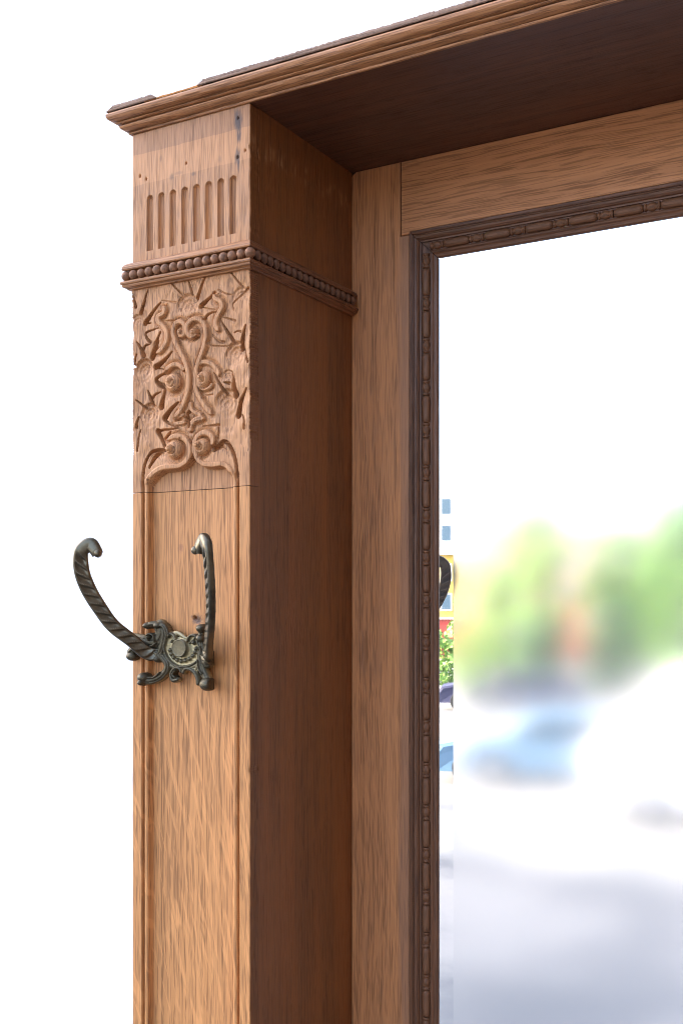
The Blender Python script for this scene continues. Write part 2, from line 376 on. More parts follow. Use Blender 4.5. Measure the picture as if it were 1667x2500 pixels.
CUTS = [(0.5,1.6,3.5,[(1.1,329.2),(2.4,323.1),(4.6,314.7)]),(0.6,2.0,4.5,[(20.8,330.2),(16.4,320.2),(11.5,307.5)]),(0.5,0.9,1.2,[(51.9,332.8),(65.9,319.2)]),(0.6,1.4,2.6,[(73.2,333.5),(75.6,325.5),(77.4,318.5)]),(0.7,2.2,5.0,[(95.8,332.9),(91.1,326.1),(84.3,312.6)]),(0.7,2.4,5.0,[(106.4,316.8),(98.8,310.8),(89.6,304.2)]),(0.5,1.0,1.6,[(126.7,333.2),(140.4,316.6)]),(0.8,2.6,5.5,[(36.9,315.2),(27.1,307.0),(16.4,296.5)]),(1.2,0.5,2.5,[(15.8,296.1),(24.0,295.6)]),(0.5,1.6,3.2,[(34.0,289.4),(23.4,287.8),(16.8,285.5),(19.6,279.4),(24.0,275.7)]),(1.0,3.2,6.5,[(36.6,284.2),(31.5,275.0),(29.4,267.5),(25.9,259.5)]),(0.6,2.6,5.0,[(5.4,278.2),(11.3,269.5),(14.3,262.8)]),(0.5,1.6,3.5,[(23.4,273.1),(17.7,272.8),(14.0,268.3)]),(0.8,1.8,5.0,[(5.0,264.8),(2.8,259.6),(1.8,252.8)]),(0.8,2.8,6.0,[(51.9,262.4),(43.3,255.1),(30.9,248.7)]),(1.0,0.4,2.0,[(30.9,248.2),(44.5,244.3)]),(0.8,2.6,5.5,[(46.4,242.6),(37.1,239.2),(31.5,235.4),(35.2,230.6),(40.2,228.0)]),(0.5,1.6,3.0,[(109.3,297.0),(100.0,295.4),(93.8,291.0)]),(0.6,1.8,4.0,[(113.4,287.0),(122.1,274.6),(129.6,263.4)]),(0.8,3.2,6.5,[(143.8,278.4),(141.3,269.4),(139.2,256.4)]),(0.5,0.9,2.0,[(129.6,272.7),(134.7,273.8),(138.1,272.6)]),(0.7,1.2,4.5,[(143.5,254.3),(144.9,247.6),(147.2,241.7)]),(0.6,1.9,4.2,[(104.7,235.1),(111.7,224.9),(120.0,212.7)]),(0.6,3.4,6.5,[(127.8,234.0),(129.3,225.9),(129.9,217.4),(132.2,210.2)]),(0.7,3.2,6.5,[(145.5,215.7),(140.4,208.0),(137.0,199.0),(135.3,189.8)]),(0.8,2.4,5.5,[(19.6,225.3),(23.4,218.1),(26.1,211.4)]),(0.5,1.6,4.0,[(36.6,222.2),(30.9,220.3),(26.5,216.8)]),(1.0,3.2,6.5,[(42.3,225.0),(40.2,215.5),(38.1,206.9)]),(0.8,3.2,6.5,[(59.9,209.6),(50.1,202.0),(42.7,194.8)]),(1.6,0.6,3.0,[(41.8,193.7),(47.0,189.1),(61.7,183.1)]),(0.5,1.4,3.4,[(4.1,216.7),(10.7,212.3),(17.3,207.0)]),(1.0,1.8,5.5,[(8.4,198.2),(6.3,193.0),(5.0,187.9)]),(0.6,1.2,3.0,[(11.0,184.7),(8.8,178.9),(6.3,163.3)]),(1.6,2.8,6.5,[(73.8,198.9),(72.0,194.3),(74.4,184.4)]),(0.8,2.0,5.0,[(67.8,194.4),(73.2,186.5)]),(2.6,1.4,6.0,[(33.4,181.7),(38.4,173.7),(42.3,165.4)]),(1.4,0.5,3.6,[(33.6,181.7),(44.5,182.5),(61.7,182.8)]),(0.6,2.0,4.5,[(50.1,180.4),(44.5,173.2)]),(0.6,1.2,2.4,[(90.3,182.4),(100.0,182.4),(111.7,181.8)]),(0.5,1.0,2.2,[(111.7,181.4),(111.1,174.8),(109.3,169.3)]),(0.5,0.9,1.6,[(43.3,295.6),(54.4,294.1)]),(0.4,0.8,1.0,[(104.7,213.3),(96.4,213.1),(91.7,215.4)]),(0.5,0.9,1.4,[(115.7,290.0),(131.8,284.2)]),(0.4,0.8,1.0,[(131.3,310.0),(120.9,312.4),(110.5,318.1)]),(0.4,0.8,1.0,[(39.0,317.1),(56.8,312.7)]),(0.4,0.8,1.0,[(89.3,303.5),(105.8,298.4)]),(0.6,1.4,2.0,[(102.9,274.1),(110.5,266.6),(117.5,264.3)]),(0.5,1.4,2.4,[(117.5,224.3),(124.4,222.6)]),(0.6,1.2,3.0,[(140.4,189.3),(142.6,183.5),(142.1,176.1)]),(0.4,0.8,1.4,[(102.9,272.2),(97.6,264.3),(118.6,260.4),(130.1,258.6)]),(0.5,1.6,2.0,[(129.6,295.2),(129.0,301.9),(138.1,309.0),(147.2,314.3)]),(0.4,0.8,1.0,[(95.8,212.2),(92.9,210.6)]),(1.75,1.5,5.0,[(14.1,108.9),(14.1,126.6),(15.2,140.4),(18.9,152.9),(25.9,160.8),(35.9,162.1),(42.1,161.0)]),(1.75,1.5,4.0,[(134.5,103.2),(134.4,120.1),(133.8,137.9),(130.4,151.2),(123.8,161.8),(116.9,165.1),(110.5,162.0),(105.8,157.6)]),(1.4,2.6,4.0,[(23.4,144.8),(28.4,152.3),(34.6,159.7)]),(3.0,2.6,5.0,[(105.8,158.6),(110.5,160.1),(115.1,161.7)])]
CUPS = [(13,4.4,9,15.2,246.4),(13,4.0,11,22.7,199.0),(15,4.0,10,120.9,202.3),(13,4.2,8,131.8,250.9),(15,3.0,11,71.4,304.9),(11,1.8,9,138.1,306.2),(9,1.8,7,6.9,297.8),(6,1.6,6,32.1,271.1),(8,1.2,6,100.0,257.4),(8,2.4,6,118.6,157.7),(7,2.4,6,35.9,153.8),(8,1.8,6,122.1,228.5),(6,1.0,5,61.7,203.8)]
SUNK = [(21.5,108.5),(21.1,116.4),(24.0,129.0),(30.9,135.5),(42.1,140.5),(51.9,140.6),(62.9,140.9),(73.2,145.5),(79.2,153.3),(81.0,153.2),(85.2,146.2),(92.9,141.2),(104.7,139.5),(115.1,140.2),(122.1,137.5),(126.5,130.4),(127.8,115.7),(128.2,103.5)]
PLATE_TUBES = [(1.68,1.68,7.0,[(51.2,-29.7),(47.1,-36.1),(46.0,-41.8),(48.9,-51.1),(57.2,-59.4),(68.9,-62.5),(81.7,-59.8),(90.0,-53.9),(93.5,-45.5),(92.3,-39.1),(89.2,-34.1)]),(2.31,2.1,7.5,[(50.6,-30.0),(54.8,-28.7),(58.9,-30.8),(61.3,-34.1)]),(1.89,1.89,7.6,[(76.5,-35.7),(77.7,-32.4),(81.7,-29.9),(86.9,-30.5),(89.2,-34.1)]),(1.47,1.68,6.6,[(86.4,-31.8),(82.9,-35.6),(78.8,-37.5)]),(2.73,2.1,4.5,[(54.8,-29.0),(60.7,-28.0),(67.8,-30.7),(71.3,-33.0)]),(6.5,7.34,9.0,[(-4.8,-34.3),(7.6,-35.3),(18.7,-36.6),(28.4,-38.3),(35.7,-37.3),(40.5,-32.5),(42.3,-26.8),(40.5,-21.2)]),(3.57,3.15,10.5,[(27.8,-20.4),(33.3,-18.9),(40.5,-19.3),(47.1,-21.1),(50.6,-25.8),(51.8,-30.5)]),(6.29,4.2,8.0,[(40.5,-21.2),(45.3,-27.7),(44.7,-36.2),(42.9,-42.8),(40.5,-48.5)]),(1.68,1.47,12.0,[(38.1,-36.3),(36.3,-30.2),(30.8,-29.3),(28.2,-32.7),(30.8,-35.3)]),(1.47,1.47,10.5,[(11.3,-42.4),(23.6,-43.2),(33.3,-41.6),(39.3,-38.2)]),(3.99,4.2,9.0,[(3.9,-52.1),(5.1,-47.3),(12.5,-43.8),(22.3,-44.3),(32.1,-46.3),(38.1,-49.5),(39.3,-54.2)]),(3.57,3.15,6.0,[(40.5,-50.4),(48.9,-53.9),(52.4,-59.5)]),(3.78,4.83,8.5,[(44.1,-53.1),(49.5,-59.6),(48.9,-66.1),(42.9,-72.4),(33.9,-76.5),(24.8,-77.3),(19.9,-74.6)]),(1.26,1.47,10.5,[(29.6,-74.3),(35.7,-74.1),(42.9,-69.1)]),(2.1,2.73,7.0,[(67.8,-67.0),(66.0,-64.2),(61.3,-63.4),(56.6,-66.4),(54.6,-71.6),(57.2,-76.6),(63.1,-75.5)]),(1.26,1.47,8.5,[(60.7,-66.7),(58.3,-70.5),(61.3,-73.2)]),(2.1,3.15,7.0,[(70.7,-68.3),(73.0,-64.5),(79.4,-64.5),(85.2,-67.9),(88.4,-73.3),(89.2,-78.3)]),(2.73,2.73,5.5,[(52.4,-61.4),(60.7,-63.0),(68.9,-63.7),(79.4,-62.5),(88.7,-59.5)]),(4.41,5.46,8.0,[(92.1,-48.3),(93.3,-56.6),(95.5,-64.8),(99.5,-72.0),(102.6,-77.4)]),(1.26,1.47,10.5,[(91.5,-54.8),(93.3,-63.0),(97.3,-68.4)]),(4.2,4.83,8.5,[(95.0,-22.5),(93.3,-29.9),(93.8,-37.2),(95.5,-44.6),(99.0,-49.1),(105.8,-50.8)]),(1.47,1.47,10.0,[(91.0,-36.4),(95.5,-43.6),(96.7,-49.1)]),(4.2,4.83,9.5,[(99.0,-56.4),(103.5,-58.1),(105.8,-54.4),(106.9,-49.8)]),(3.15,3.57,5.5,[(84.0,-67.9),(88.7,-60.4),(93.3,-54.7)])]
PLATE_DOMES = [(9.56,9.44,9.5,67.8,-43.1,1),(4.79,3.78,12,27.8,-20.5,0),(5.51,3.78,12.5,40.5,-20.4,0),(6.93,4.91,11,6.4,-52.8,0),(4.55,3.97,10,38.3,-54.9,0),(7.17,5.28,12,22.3,-74.5,0),(4.31,3.4,13,21.1,-79.8,0),(8.61,6.79,14,102.4,-78.8,0),(5.98,4.54,13,95.0,-22.7,0),(5.51,4.54,12,93.8,-32.8,0),(6.45,4.91,15,106.7,-50.3,0),(5.27,4.16,12,104.6,-55.4,0),(2.63,2.08,13.0,30.8,-32.4,0),(2.63,2.27,8.6,84.6,-37.6,0),(2.39,1.89,8.4,56.6,-36.7,0),(3.11,2.46,7.2,53.6,-45.4,0),(3.11,2.46,7.2,55.0,-49.6,0),(3.11,2.46,7.2,58.1,-53.0,0),(3.11,2.46,7.2,62.5,-55.5,0),(3.11,2.46,7.2,67.8,-56.5,0),(3.11,2.46,7.2,73.0,-55.7,0),(3.11,2.46,7.2,78.3,-54.0,0),(3.11,2.46,7.2,82.7,-50.8,0),(3.11,2.46,7.2,85.4,-47.1,0),(3.11,2.46,7.2,86.9,-43.4,0)]
PLATE_FILL = [(51.2,-29.7),(47.1,-36.1),(46.0,-41.8),(48.9,-51.1),(57.2,-59.4),(68.9,-62.5),(81.7,-59.8),(90.0,-53.9),(93.5,-45.5),(92.3,-39.1),(89.2,-34.1),(82.9,-30.0),(77.1,-33.8),(67.8,-32.1),(60.7,-34.1),(56.0,-29.6)]
ARM = [(65.2,59.1,56.0),(70.5,60.4,61.9),(76.3,63.7,58.2),(79.1,65.4,51.5),(79.4,63.3,33.8),(76.1,57.0,16.0),(70.0,48.1,-1.7),(61.4,37.8,-20.1),(49.0,23.2,-35.5),(38.8,10.8,-48.4)]

# ------------------------------------------------------------------ the setting
LOT = -3.75                                              # the yard lies lower than the dock the stand is on
DOCK = -1.5
def wall_mat():
    N = Nodes('white_render'); x, y, z = N.coords(); t = N.noise(N.xyz(x, y, z), 3, 4)
    N.put(N.b.inputs['Base Color'], N.mix(t, (.94, .92, .89), (.96, .94, .91))); N.b.inputs['Roughness'].default_value = .9
    return N.m
tag(MB().box(-60, 9, .80, 1.1, LOT - .2, 11.5).build('wall', wall_mat()), kind='structure')
tag(MB().box(1.62, 1.9, -3.0, .797, LOT - .2, 4.5).build('wall', plain('added_shade_wall', (.17, .14, .12), .9, 0, .15, 3)), kind='structure')  # unseen wall, added on the right to cut the light from that side
tag(MB().box(-3.5, 1.617, -1.25, .797, LOT - .2, DOCK).build('dock_floor', plain('dock_concrete', (.09, .085, .08), .9, 0, .15, 4)), kind='structure')
def lot_mat():
    N = Nodes('yard_concrete'); x, y, z = N.coords()
    t = N.noise(N.xyz(x, y, z), .35, 5, .6); f = N.noise(N.xyz(x, y, z), 9, 3)
    c = N.mix(N.step(t, .38, .62), (.075, .08, .09), (.19, .185, .18)); c = N.mix(N.math('MULTIPLY', f, .3), c, (.11, .11, .11))
    N.put(N.b.inputs['Base Color'], c); N.b.inputs['Roughness'].default_value = .9
    return N.m
tag(mk('ground', [(-600, -900, LOT), (600, -900, LOT), (600, 300, LOT), (-600, 300, LOT)], [(0, 1, 2, 3)], lot_mat()), kind='structure')

# ------------------------------------------------------------------ the hall stand
W0, W1 = .15, 1.06                                       # inner faces of the two pillars
stand = tag(empty('hall_stand', (0.6, .1, DOCK)), 'old carved oak hall stand with tall mirror, heavy cornice and brass coat hook', 'hall stand')
OFF = Vector((-0.6, -.1, -DOCK))
_parts = []
def part(o, parent=None):
    """hang a world-space mesh under the stand or one of its parts without moving it"""
    p = parent if parent is not None else stand
    o.parent = p
    o.location = OFF if p is stand else (0, 0, 0)
    return o

# --- pillar boards (inner faces varnished darker)
def pillar(x0, name):
    body = MB()
    body.box(x0 + .138, x0 + .15, .0152, .2246, DOCK, .4969)
    body.box(x0, x0 + .012, .0152, .2246, DOCK, .4969)
    body.box(x0 + .0121, x0 + .1379, .205, .2246, DOCK, .4969)
    return part(body.build(name, M['side']))
left = pillar(0.0, 'pillar')

def edge_round(X, r=.0011):
    d = np.clip(np.minimum(X, .15 - X), 0, r); return -(r - np.sqrt(np.maximum(0, r * r - (r - d) ** 2)))

# fluted frieze
fx = np.linspace(0, .15, 301); fz = np.linspace(.3572, .4962, 279)
X, Z = np.meshgrid(fx, fz); H = edge_round(X)
H = H + .00025 * value_noise(X, Z, .004, .03, 3)
for xc in [.0239 + .01513 * i for i in range(8)]:
    w = .0041
    d = np.abs(X - xc); top = .4288 - w
    dd = np.where(Z > top, np.hypot(X - xc, Z - top), d)
    prof = np.where(dd < w, -.0040 * np.sqrt(np.clip(1 - (dd / w) ** 2, 0, 1)) - .0004, 0)
    prof = np.where((Z < .3708), 0, prof)
    H = H + prof
for hx, hz, hr in [(.0105, .4515, .0011), (.0188, .4468, .001), (.0711, .4529, .0009), (.1442, .4512, .0009), (.1352, .4462, .0011), (.1357, .4850, .0009)]:
    H = H - .0035 * np.exp(-(((X - hx) / hr) ** 2 + ((Z - hz) / (hr * 1.5)) ** 2) * 1.2)
XX = X + np.where(X > .1485, .0006 * value_noise(Z, Z, .004, 1, 5) - .0007 * np.exp(-((Z - .4535) / .003) ** 2), 0)
part(sheet('fluted_frieze', XX, Z, H, .0152, [M['frieze'], M['side']], stand), left)

# common profile of the panelled part (mm -> m)
def panel_profile(x):
    s = np.minimum(x, .15 - x)
    h = np.zeros_like(s)
    g = np.abs(s - .01425) / .00178
    h = np.where(g < 1, -.0080 * np.sqrt(np.clip(1 - g ** 4, 0, 1)), h)
    c = (s >= .01603) & (s < .0205); t = (s - .01825) / .0023
    h = np.where(c, -.0012 * t * t, h)
    wall = np.clip((s - .0205) / .0022, 0, 1)
    h = np.where(s >= .0205, -.0012 - .0073 * np.sin(wall * math.pi / 2), h)
    return h

zj = .1188
# lower moulded panel with the old screw hole
pz = np.unique(np.round(np.concatenate([np.linspace(DOCK, -.62, 12), np.linspace(-.62, zj - .0003, 260), np.linspace(-.024, -.004, 41)]), 5))
px_ = np.unique(np.round(np.concatenate([np.linspace(0, .15, 101), np.linspace(.012, .024, 41), np.linspace(.126, .138, 41), np.linspace(.07, .086, 33), np.linspace(0, .0012, 5), np.linspace(.1488, .15, 5)]), 5))
X, Z = np.meshgrid(px_, pz)
H = panel_profile(X) + edge_round(X)
H -= .006 * np.exp(-(((X - .0755) / .0017) ** 2 + ((Z + .0123) / .0016) ** 2))
H -= .0012 * np.exp(-(((X - .080) / .0045) ** 2 + ((Z + .0155) / .003) ** 2)) * (.6 + 1.5 * np.abs(value_noise(X, Z, .0015, .0015, 8)))
XX = X + np.where(X > .1485, .0004 * value_noise(Z, Z, .011, 1, 15) - .0011 * np.exp(-((Z + .163) / .004) ** 2) - .0006 * np.exp(-((Z + .005) / .005) ** 2), 0)
XX = XX + np.where(X < .0015, .0003 * value_noise(Z, Z, .013, 1, 16), 0)
part(sheet('moulded_panel', XX, Z, H, .0152, [M['panel'], M['side']], stand), left)

# carved panel (all relief numbers in millimetres)
def carve():
    x = np.linspace(0, 150, 331); z = np.linspace(zj * 1000 + .3, 333.5, 471)
    X, Z = np.meshgrid(x, z)
    field = np.full(X.shape, -1.1)
    field += .9 * np.exp(-np.minimum(X, 150 - X) / 4.0)
    field += 1.1 * np.clip((Z - 318) / 14, 0, 1)
    field += 1.9 * value_noise(X, Z, 10, 13, 21) + .6 * value_noise(X, Z, 4.2, 6, 22) + .25 * value_noise(X, Z, 1.6, 3, 23)
    # scooped leaf lobes with reeding
    for r, d, n, cx, cz in CUPS:
        q = np.hypot((X - cx), (Z - cz) * .95) / r; th = np.arctan2(Z - cz, X - cx)
        m = np.clip(1 - q ** 5, 0, 1)
        up_ = np.clip((Z - cz) / r * .8 + .45, .12, 1)
        field -= d * 1.25 * m * up_ * (.80 + .20 * np.sin(q * 17.0)) + .16 * d * m * np.cos(th * n) * q * up_
    # below the arch: the plain panel profile
    lowmix = np.clip((zj * 1000 + 42 - Z) / 14, 0, 1)
    poly = np.array(SUNK); poly[0, 1] = poly[-1, 1] = zj * 1000 - 5
    loop = np.vstack([poly, poly[:1]])
    D, _ = dist_poly(X, Z, loop); ins = inside(X, Z, poly); sd = np.where(ins, D, -D)
    # ground falls away round the ridges, then the ridges stand up
    base = field * (1 - lowmix) + 0.0 * lowmix
    ridge = np.full(X.shape, -99.0)
    for w, h, pts in RIDGES:
        P = spline(pts, 5); s = window(X, Z, P, w * 3.2)
        if s is None: continue
        d, t = dist_poly(X[s], Z[s], P)
        tap = np.clip(np.minimum(t / .03 + .35, (1 - t) / .08 + .45), 0, 1)
        ww = w * tap
        base[s] -= 1.9 * np.exp(-((d - ww) / (w * .75)) ** 2) * (d > ww * .3) * (1 - lowmix[s])
        up = np.where(d < ww, -2.2 + (h) * np.sqrt(np.clip(1 - (d / ww) ** 2, 0, 1)) ** .8, -99)
        # chiselled hollow along the band
        up = np.where(d < ww * .34, up - .45 * (1 - d / (ww * .34)), up)
        ridge[s] = np.maximum(ridge[s], np.minimum(up, 1.9))
    for r, h, cx, cz in DOMES:
        P = np.array([[cx, cz]]); s = window(X, Z, P, r * 2)
        if s is None: continue
        d = np.hypot(X[s] - cx, Z[s] - cz); th = np.arctan2(Z[s] - cz, X[s] - cx)
        base[s] -= 3.4 * np.exp(-((d - r * 1.12) / (r * .3)) ** 2) * (.15 + .85 * np.clip(.5 + .7 * np.cos(th + .5), 0, 1))
        ridge[s] = np.where((r > 8) & (d > r * .9) & (d < r * 1.35) & (np.cos(th + .5) > .1), np.minimum(ridge[s], 0.4 - 3.2 * np.clip((np.cos(th + .5) - .1) * 2, 0, 1) * np.clip(1 - np.abs(d / r - 1.1) / .25, 0, 1)), ridge[s])
        fr = (th / 6.2832 + d / r * 1.55) % 1.0; spiral = -1.9 * np.clip(1 - np.abs(fr - .5) / .16, 0, 1)
        up = np.where(d < r, -2.2 + h * np.clip(1 - (d / r) ** 2.4, 0, 1) ** .7 + spiral * np.clip(1.15 - d / r, 0, 1) * np.clip(d / r * 5, 0, 1), -99)
        ridge[s] = np.maximum(ridge[s], up)
    H = np.maximum(base, ridge)
    # knife cuts
    for w0, w1, dep, pts in CUTS:
        P = spline(pts, 4); s = window(X, Z, P, max(w0, w1) + 1)
        if s is None: continue
        d, t = dist_poly(X[s], Z[s], P); w = (w0 + (w1 - w0) * t) * 1.22
        k = np.clip(1 - d / w, 0, 1)
        dd = dep * 2.0 * (.35 + .65 * np.clip(w / max(w0, w1), 0, 1))
        H[s] = np.where(k > 0, np.minimum(H[s], np.maximum(H[s], -2) * 0 - .8 - dd * np.minimum(k * 3.6, 1)), H[s])
    sinkage = np.where(sd > 0, -1.2 - 7.3 * np.sin(np.clip(sd / 2.2, 0, 1) * math.pi / 2), 99)
    H = np.minimum(H, sinkage)
    # blend into the plain profile at the joint
    prof = panel_profile(X / 1000) * 1000
    m = np.clip((zj * 1000 + 16 - Z) / 12, 0, 1); m = m * m * (3 - 2 * m)
    H = H * (1 - m) + prof * m
    H = np.clip(H, -14.0, 8.5) + edge_round(X / 1000) * 1000
    wob = .9 * value_noise(Z, Z, 9, 1, 31) + .6 * value_noise(Z, Z, 3.5, 1, 32)
    wobr = 1.0 * value_noise(Z, Z, 8, 1, 33) + .6 * value_noise(Z, Z, 3, 1, 34)
    env = np.clip((Z - 150) / 20, .25, 1)
    XX = X + np.clip(1 - X / 6, 0, 1) * (wob + .3) * env * 1.3 - np.clip(1 - (150 - X) / 6, 0, 1) * (wobr + .35) * env
    return XX / 1000, Z / 1000, H / 1000
XX, Z, H = carve()
part(sheet('carved_panel', XX, Z, H, .0152, [M['front'], M['side']], stand), left)

# right-hand pillar, the same stand's other end
right = pillar(W1, 'pillar')
part(MB().box(W1, W1 + .15, 0, .0151, DOCK, .4962, .001).build('moulded_panel', [M['panel']]), right)

# --- beaded necking strip round the pillar
def strip_profile():
    return [(0, .3612), (.35, .3606), (.62, .3588), (.82, .3562), (.86, .3538), (.80, .3527), (.30, .3522), (.26, .3470), (.30, .3418), (.84, .3412), (.97, .3402), (1.0, .3388),
            (.95, .3378), (.82, .3373), (.84, .3362), (.78, .3350), (.60, .3343), (.42, .3338), (.36, .3326), (0, .3322)]
pf = strip_profile()
pF, pS = .0092, .0062
def nodeL(p, z): return (-p * pF, .20, z)
rows = [[(-p * pF, .2, z) for p, z in pf], [(-p * pF, -p * pF, z) for p, z in pf], [(W0 + p * pS, -p * pF, z) for p, z in pf]]
v, f = loft(rows); strip = part(mk('necking_strip', v, [tuple(reversed(q)) for q in f], M['strip'])); 
# worn, ragged left end of the front strip
rows = []
for i in range(13):
    t = i / 12; y = -.0 + t * .2032; g = pS + (.0125 - pS) * (t ** 1.5)
    rows.append([(W0 + p * g * (1 if t < .97 else .8), (-p * pF * (1 - t / .08) if t < .08 else y) if t < .08 else y, z - .0006 * t) for p, z in pf])
rows[0] = [(W0 + p * pS, -p * pF, z) for p, z in pf]
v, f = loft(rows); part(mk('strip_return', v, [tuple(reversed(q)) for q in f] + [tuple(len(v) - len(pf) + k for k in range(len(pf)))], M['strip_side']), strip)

def ball_mesh(name, r, mat, sx=1, sy=1, sz=1):
    prof = [(r * math.sin(a), -r * math.cos(a)) for a in np.linspace(.02, math.pi - .02, 9)]
    b = MB().lathe(prof, (0, 0, 0), 'X', 12); me = bpy.data.meshes.new(name)
    me.from_pydata([(x * sx, y * sy, z * sz) for x, y, z in b.v], [], b.f); me.update(); me.materials.append(mat)
    me.polygons.foreach_set('use_smooth', [True] * len(me.polygons)); return me
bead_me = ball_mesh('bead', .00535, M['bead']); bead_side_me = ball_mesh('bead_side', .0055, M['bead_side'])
def put(name, me, loc, parent, rot=(0, 0, 0), sc=(1, 1, 1)):
    o = bpy.data.objects.new(name, me); col.objects.link(o); o.parent = parent; o.location = loc; o.rotation_euler = rot; o.scale = sc
    return o
for i in range(16):
    u = -.0042 + i * .01052
    j = random.uniform(.93, 1.05)
    put('bead', bead_me, (u, -.0046, .3470 + random.uniform(-.0002, .0002)), strip, (random.uniform(0, 6), random.uniform(-.3, .3), 0), (j * .97, 1, j))
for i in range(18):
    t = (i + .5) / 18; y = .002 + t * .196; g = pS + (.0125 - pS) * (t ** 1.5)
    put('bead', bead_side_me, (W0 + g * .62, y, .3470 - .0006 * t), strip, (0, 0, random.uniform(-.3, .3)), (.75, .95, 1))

# --- cornice
cp = [(.0003, .4964), (.0022, .4966), (.0028, .4975), (.0028, .4984), (.0016, .4988), (.0028, .4993), (.0062, .5002), (.0085, .5016), (.0096, .5034), (.0097, .5046), (.0076, .5051), (.0076, .5056), (.0118, .5058),
      (.0128, .5064), (.0126, .5071), (.0100, .5075), (.0112, .5080), (.0155, .5084), (.0180, .5098), (.0194, .5120), (.0196, .5142), (.0186, .5160), (.0168, .5170), (.0148, .5174), (.0148, .5180)]
xs = np.concatenate([[0], np.linspace(.004, W1 + .15 - .004, 300), [W1 + .15]])
rows = [[(-p, .235, z) for p, z in cp]]
for i, x in enumerate(xs):
    dents = [.00035 * (value_noise(np.array([x]), np.array([k * 1.7]), .012, 1, 41)[0]) for k in range(len(cp))]
    if i == 0: rows.append([(-p, -p, z) for p, z in cp])
    elif i == len(xs) - 1: rows.append([(x + p, -p, z) for p, z in cp])
    else: rows.append([(x + (-p * max(0, 1 - x / .02)) if x < .02 else x, -p + d, z + d) for (p, z), d in zip(cp, dents)])
rows.append([(W1 + .15 + p, .235, z) for p, z in cp])
v, f = loft(rows)
cornice = part(mk('cornice', v, [tuple(reversed(q)) for q in f], M['cornice'], None, False))
def crisp(o, a=24):
    o.data.polygons.foreach_set('use_smooth', [True] * len(o.data.polygons)); o.data.set_sharp_from_angle(angle=R(a))
crisp(cornice)
part(MB().box(-.0155, W1 + .1655, -.0155, .234, .5120, .5179).build('cover_board', M['raw']), cornice)
# grey top edge strip with a piece split away near the corner
def top_strip(x0, x1, n, seed, zl, zr, name, corner=False):
    rows = []
    for i in range(n):
        t = i / (n - 1); x = x0 + (x1 - x0) * t
        nz = value_noise(np.array([x]), np.array([seed * 3.1]), .006, 1, seed)[0]; nf = value_noise(np.array([x]), np.array([seed * 3.1]), .0018, 1, seed + 1)[0]
        env = np.clip(t / zl, 0, 1) ** .6 if zl else 1; env2 = np.clip((1 - t) / zr, 0, 1) ** .6 if zr else 1
        h = (.0062 + .0006 * nz + .0002 * nf) * env * env2
        p = .0186 + .0004 * nf
        rows.append([(x, -p + .0006, .51785), (x, -p, .5185 + .02 * h), (x, -p + .0004, .5180 + h * .55), (x, -p + .0022 + .002 * abs(nf), .5180 + h), (x, .02, .5180 + h)])
    v, f = loft(rows)
    m = len(rows[0])
    f = [tuple(reversed(q)) for q in f] + [tuple(range(m)), tuple(len(v) - m + k for k in reversed(range(m)))]
    return part(mk(name, v, f, M['cornice_top']), cornice)
top_strip(-.0196, .046, 90, 51, .10, .12, 'top_edge', True)
top_strip(.099, W1 + .1686, 900, 61, .004, 0, 'top_edge')
# splintered raw edge where it broke away
rows = []
for i in range(80):
    x = .030 + .074 * i / 79; t = i / 79
    n1 = value_noise(np.array([x]), np.array([.5]), .004, 1, 71)[0]; n2 = value_noise(np.array([x]), np.array([.5]), .0013, 1, 72)[0]
    h = (.0016 + .0016 * n1 + .001 * n2) + .0012 * max(0, (t - .7) / .3)
    rows.append([(x, -.0166, .5178), (x, -.0172, .5186 + .3 * h), (x, -.0160, .5181 + max(h, .0003)), (x, .01, .5183 + max(h, .0003))])
v, f = loft(rows); part(mk('broken_edge', v, [tuple(reversed(q)) for q in f], M['raw']), cornice)

# soffit board between the pillars
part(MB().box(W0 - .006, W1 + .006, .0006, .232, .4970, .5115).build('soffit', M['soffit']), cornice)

# --- mirror frame: stiles, rails
ZB = -.62                                                # bottom of the mirror opening's frame
xo, zo = .2244, .4165
xr, zbr = W1 - (xo - W0), ZB - .03
def prism(poly, y0, y1, name, mat, parent, bev=.0008):
    """an upright board from an outline in x, z"""
    n = len(poly); cx = sum(p[0] for p in poly) / n; cz = sum(p[1] for p in poly) / n
    ins = []
    for i, (x, z) in enumerate(poly):
        (xa, za), (xb, zb2) = poly[i - 1], poly[(i + 1) % n]
        e1 = Vector((x - xa, z - za)).normalized(); e2 = Vector((xb - x, zb2 - z)).normalized()
        n1 = Vector((-e1.y, e1.x)); n2 = Vector((-e2.y, e2.x)); q = (n1 + n2); q = q / max(.3, q.length_squared) * 2
        ins.append((x + q.x * bev, z + q.y * bev))
    v = [(x, y0, z) for x, z in ins] + [(x, y0 + bev, z) for x, z in poly] + [(x, y1, z) for x, z in poly]
    f = [tuple(range(n))] + [(k, n + k, n + (k + 1) % n, (k + 1) % n) for k in range(n)] + [(n + k, 2 * n + k, 2 * n + (k + 1) % n, n + (k + 1) % n) for k in range(n)] + [tuple(2 * n + k for k in reversed(range(n)))]
    return part(mk(name, v, f, mat), parent)
fy = .204
frame = part(MB().box(W0 - .01, W1 + .01, fy + .0205, fy + .026, zbr - .1, .512).build('frame_backing', M['gap']))
xs0 = .2134
prism([(W0 + .0004, zbr), (xo - .0002, zbr), (xo - .0002, .4135), (xs0 - .0006, .4133), (xs0 - .0006, .4968), (W0 + .006, .4968), (W0 + .0004, .4925)], fy, fy + .02, 'stile', M['stile'], frame)
prism([(xr + .0002, zbr), (W1 - .0004, zbr), (W1 - .0004, .4968), (W1 + W0 - xs0, .4968), (W1 + W0 - xs0, .4135), (xr + .0002, .4135)], fy, fy + .02, 'stile', M['stile'], frame)
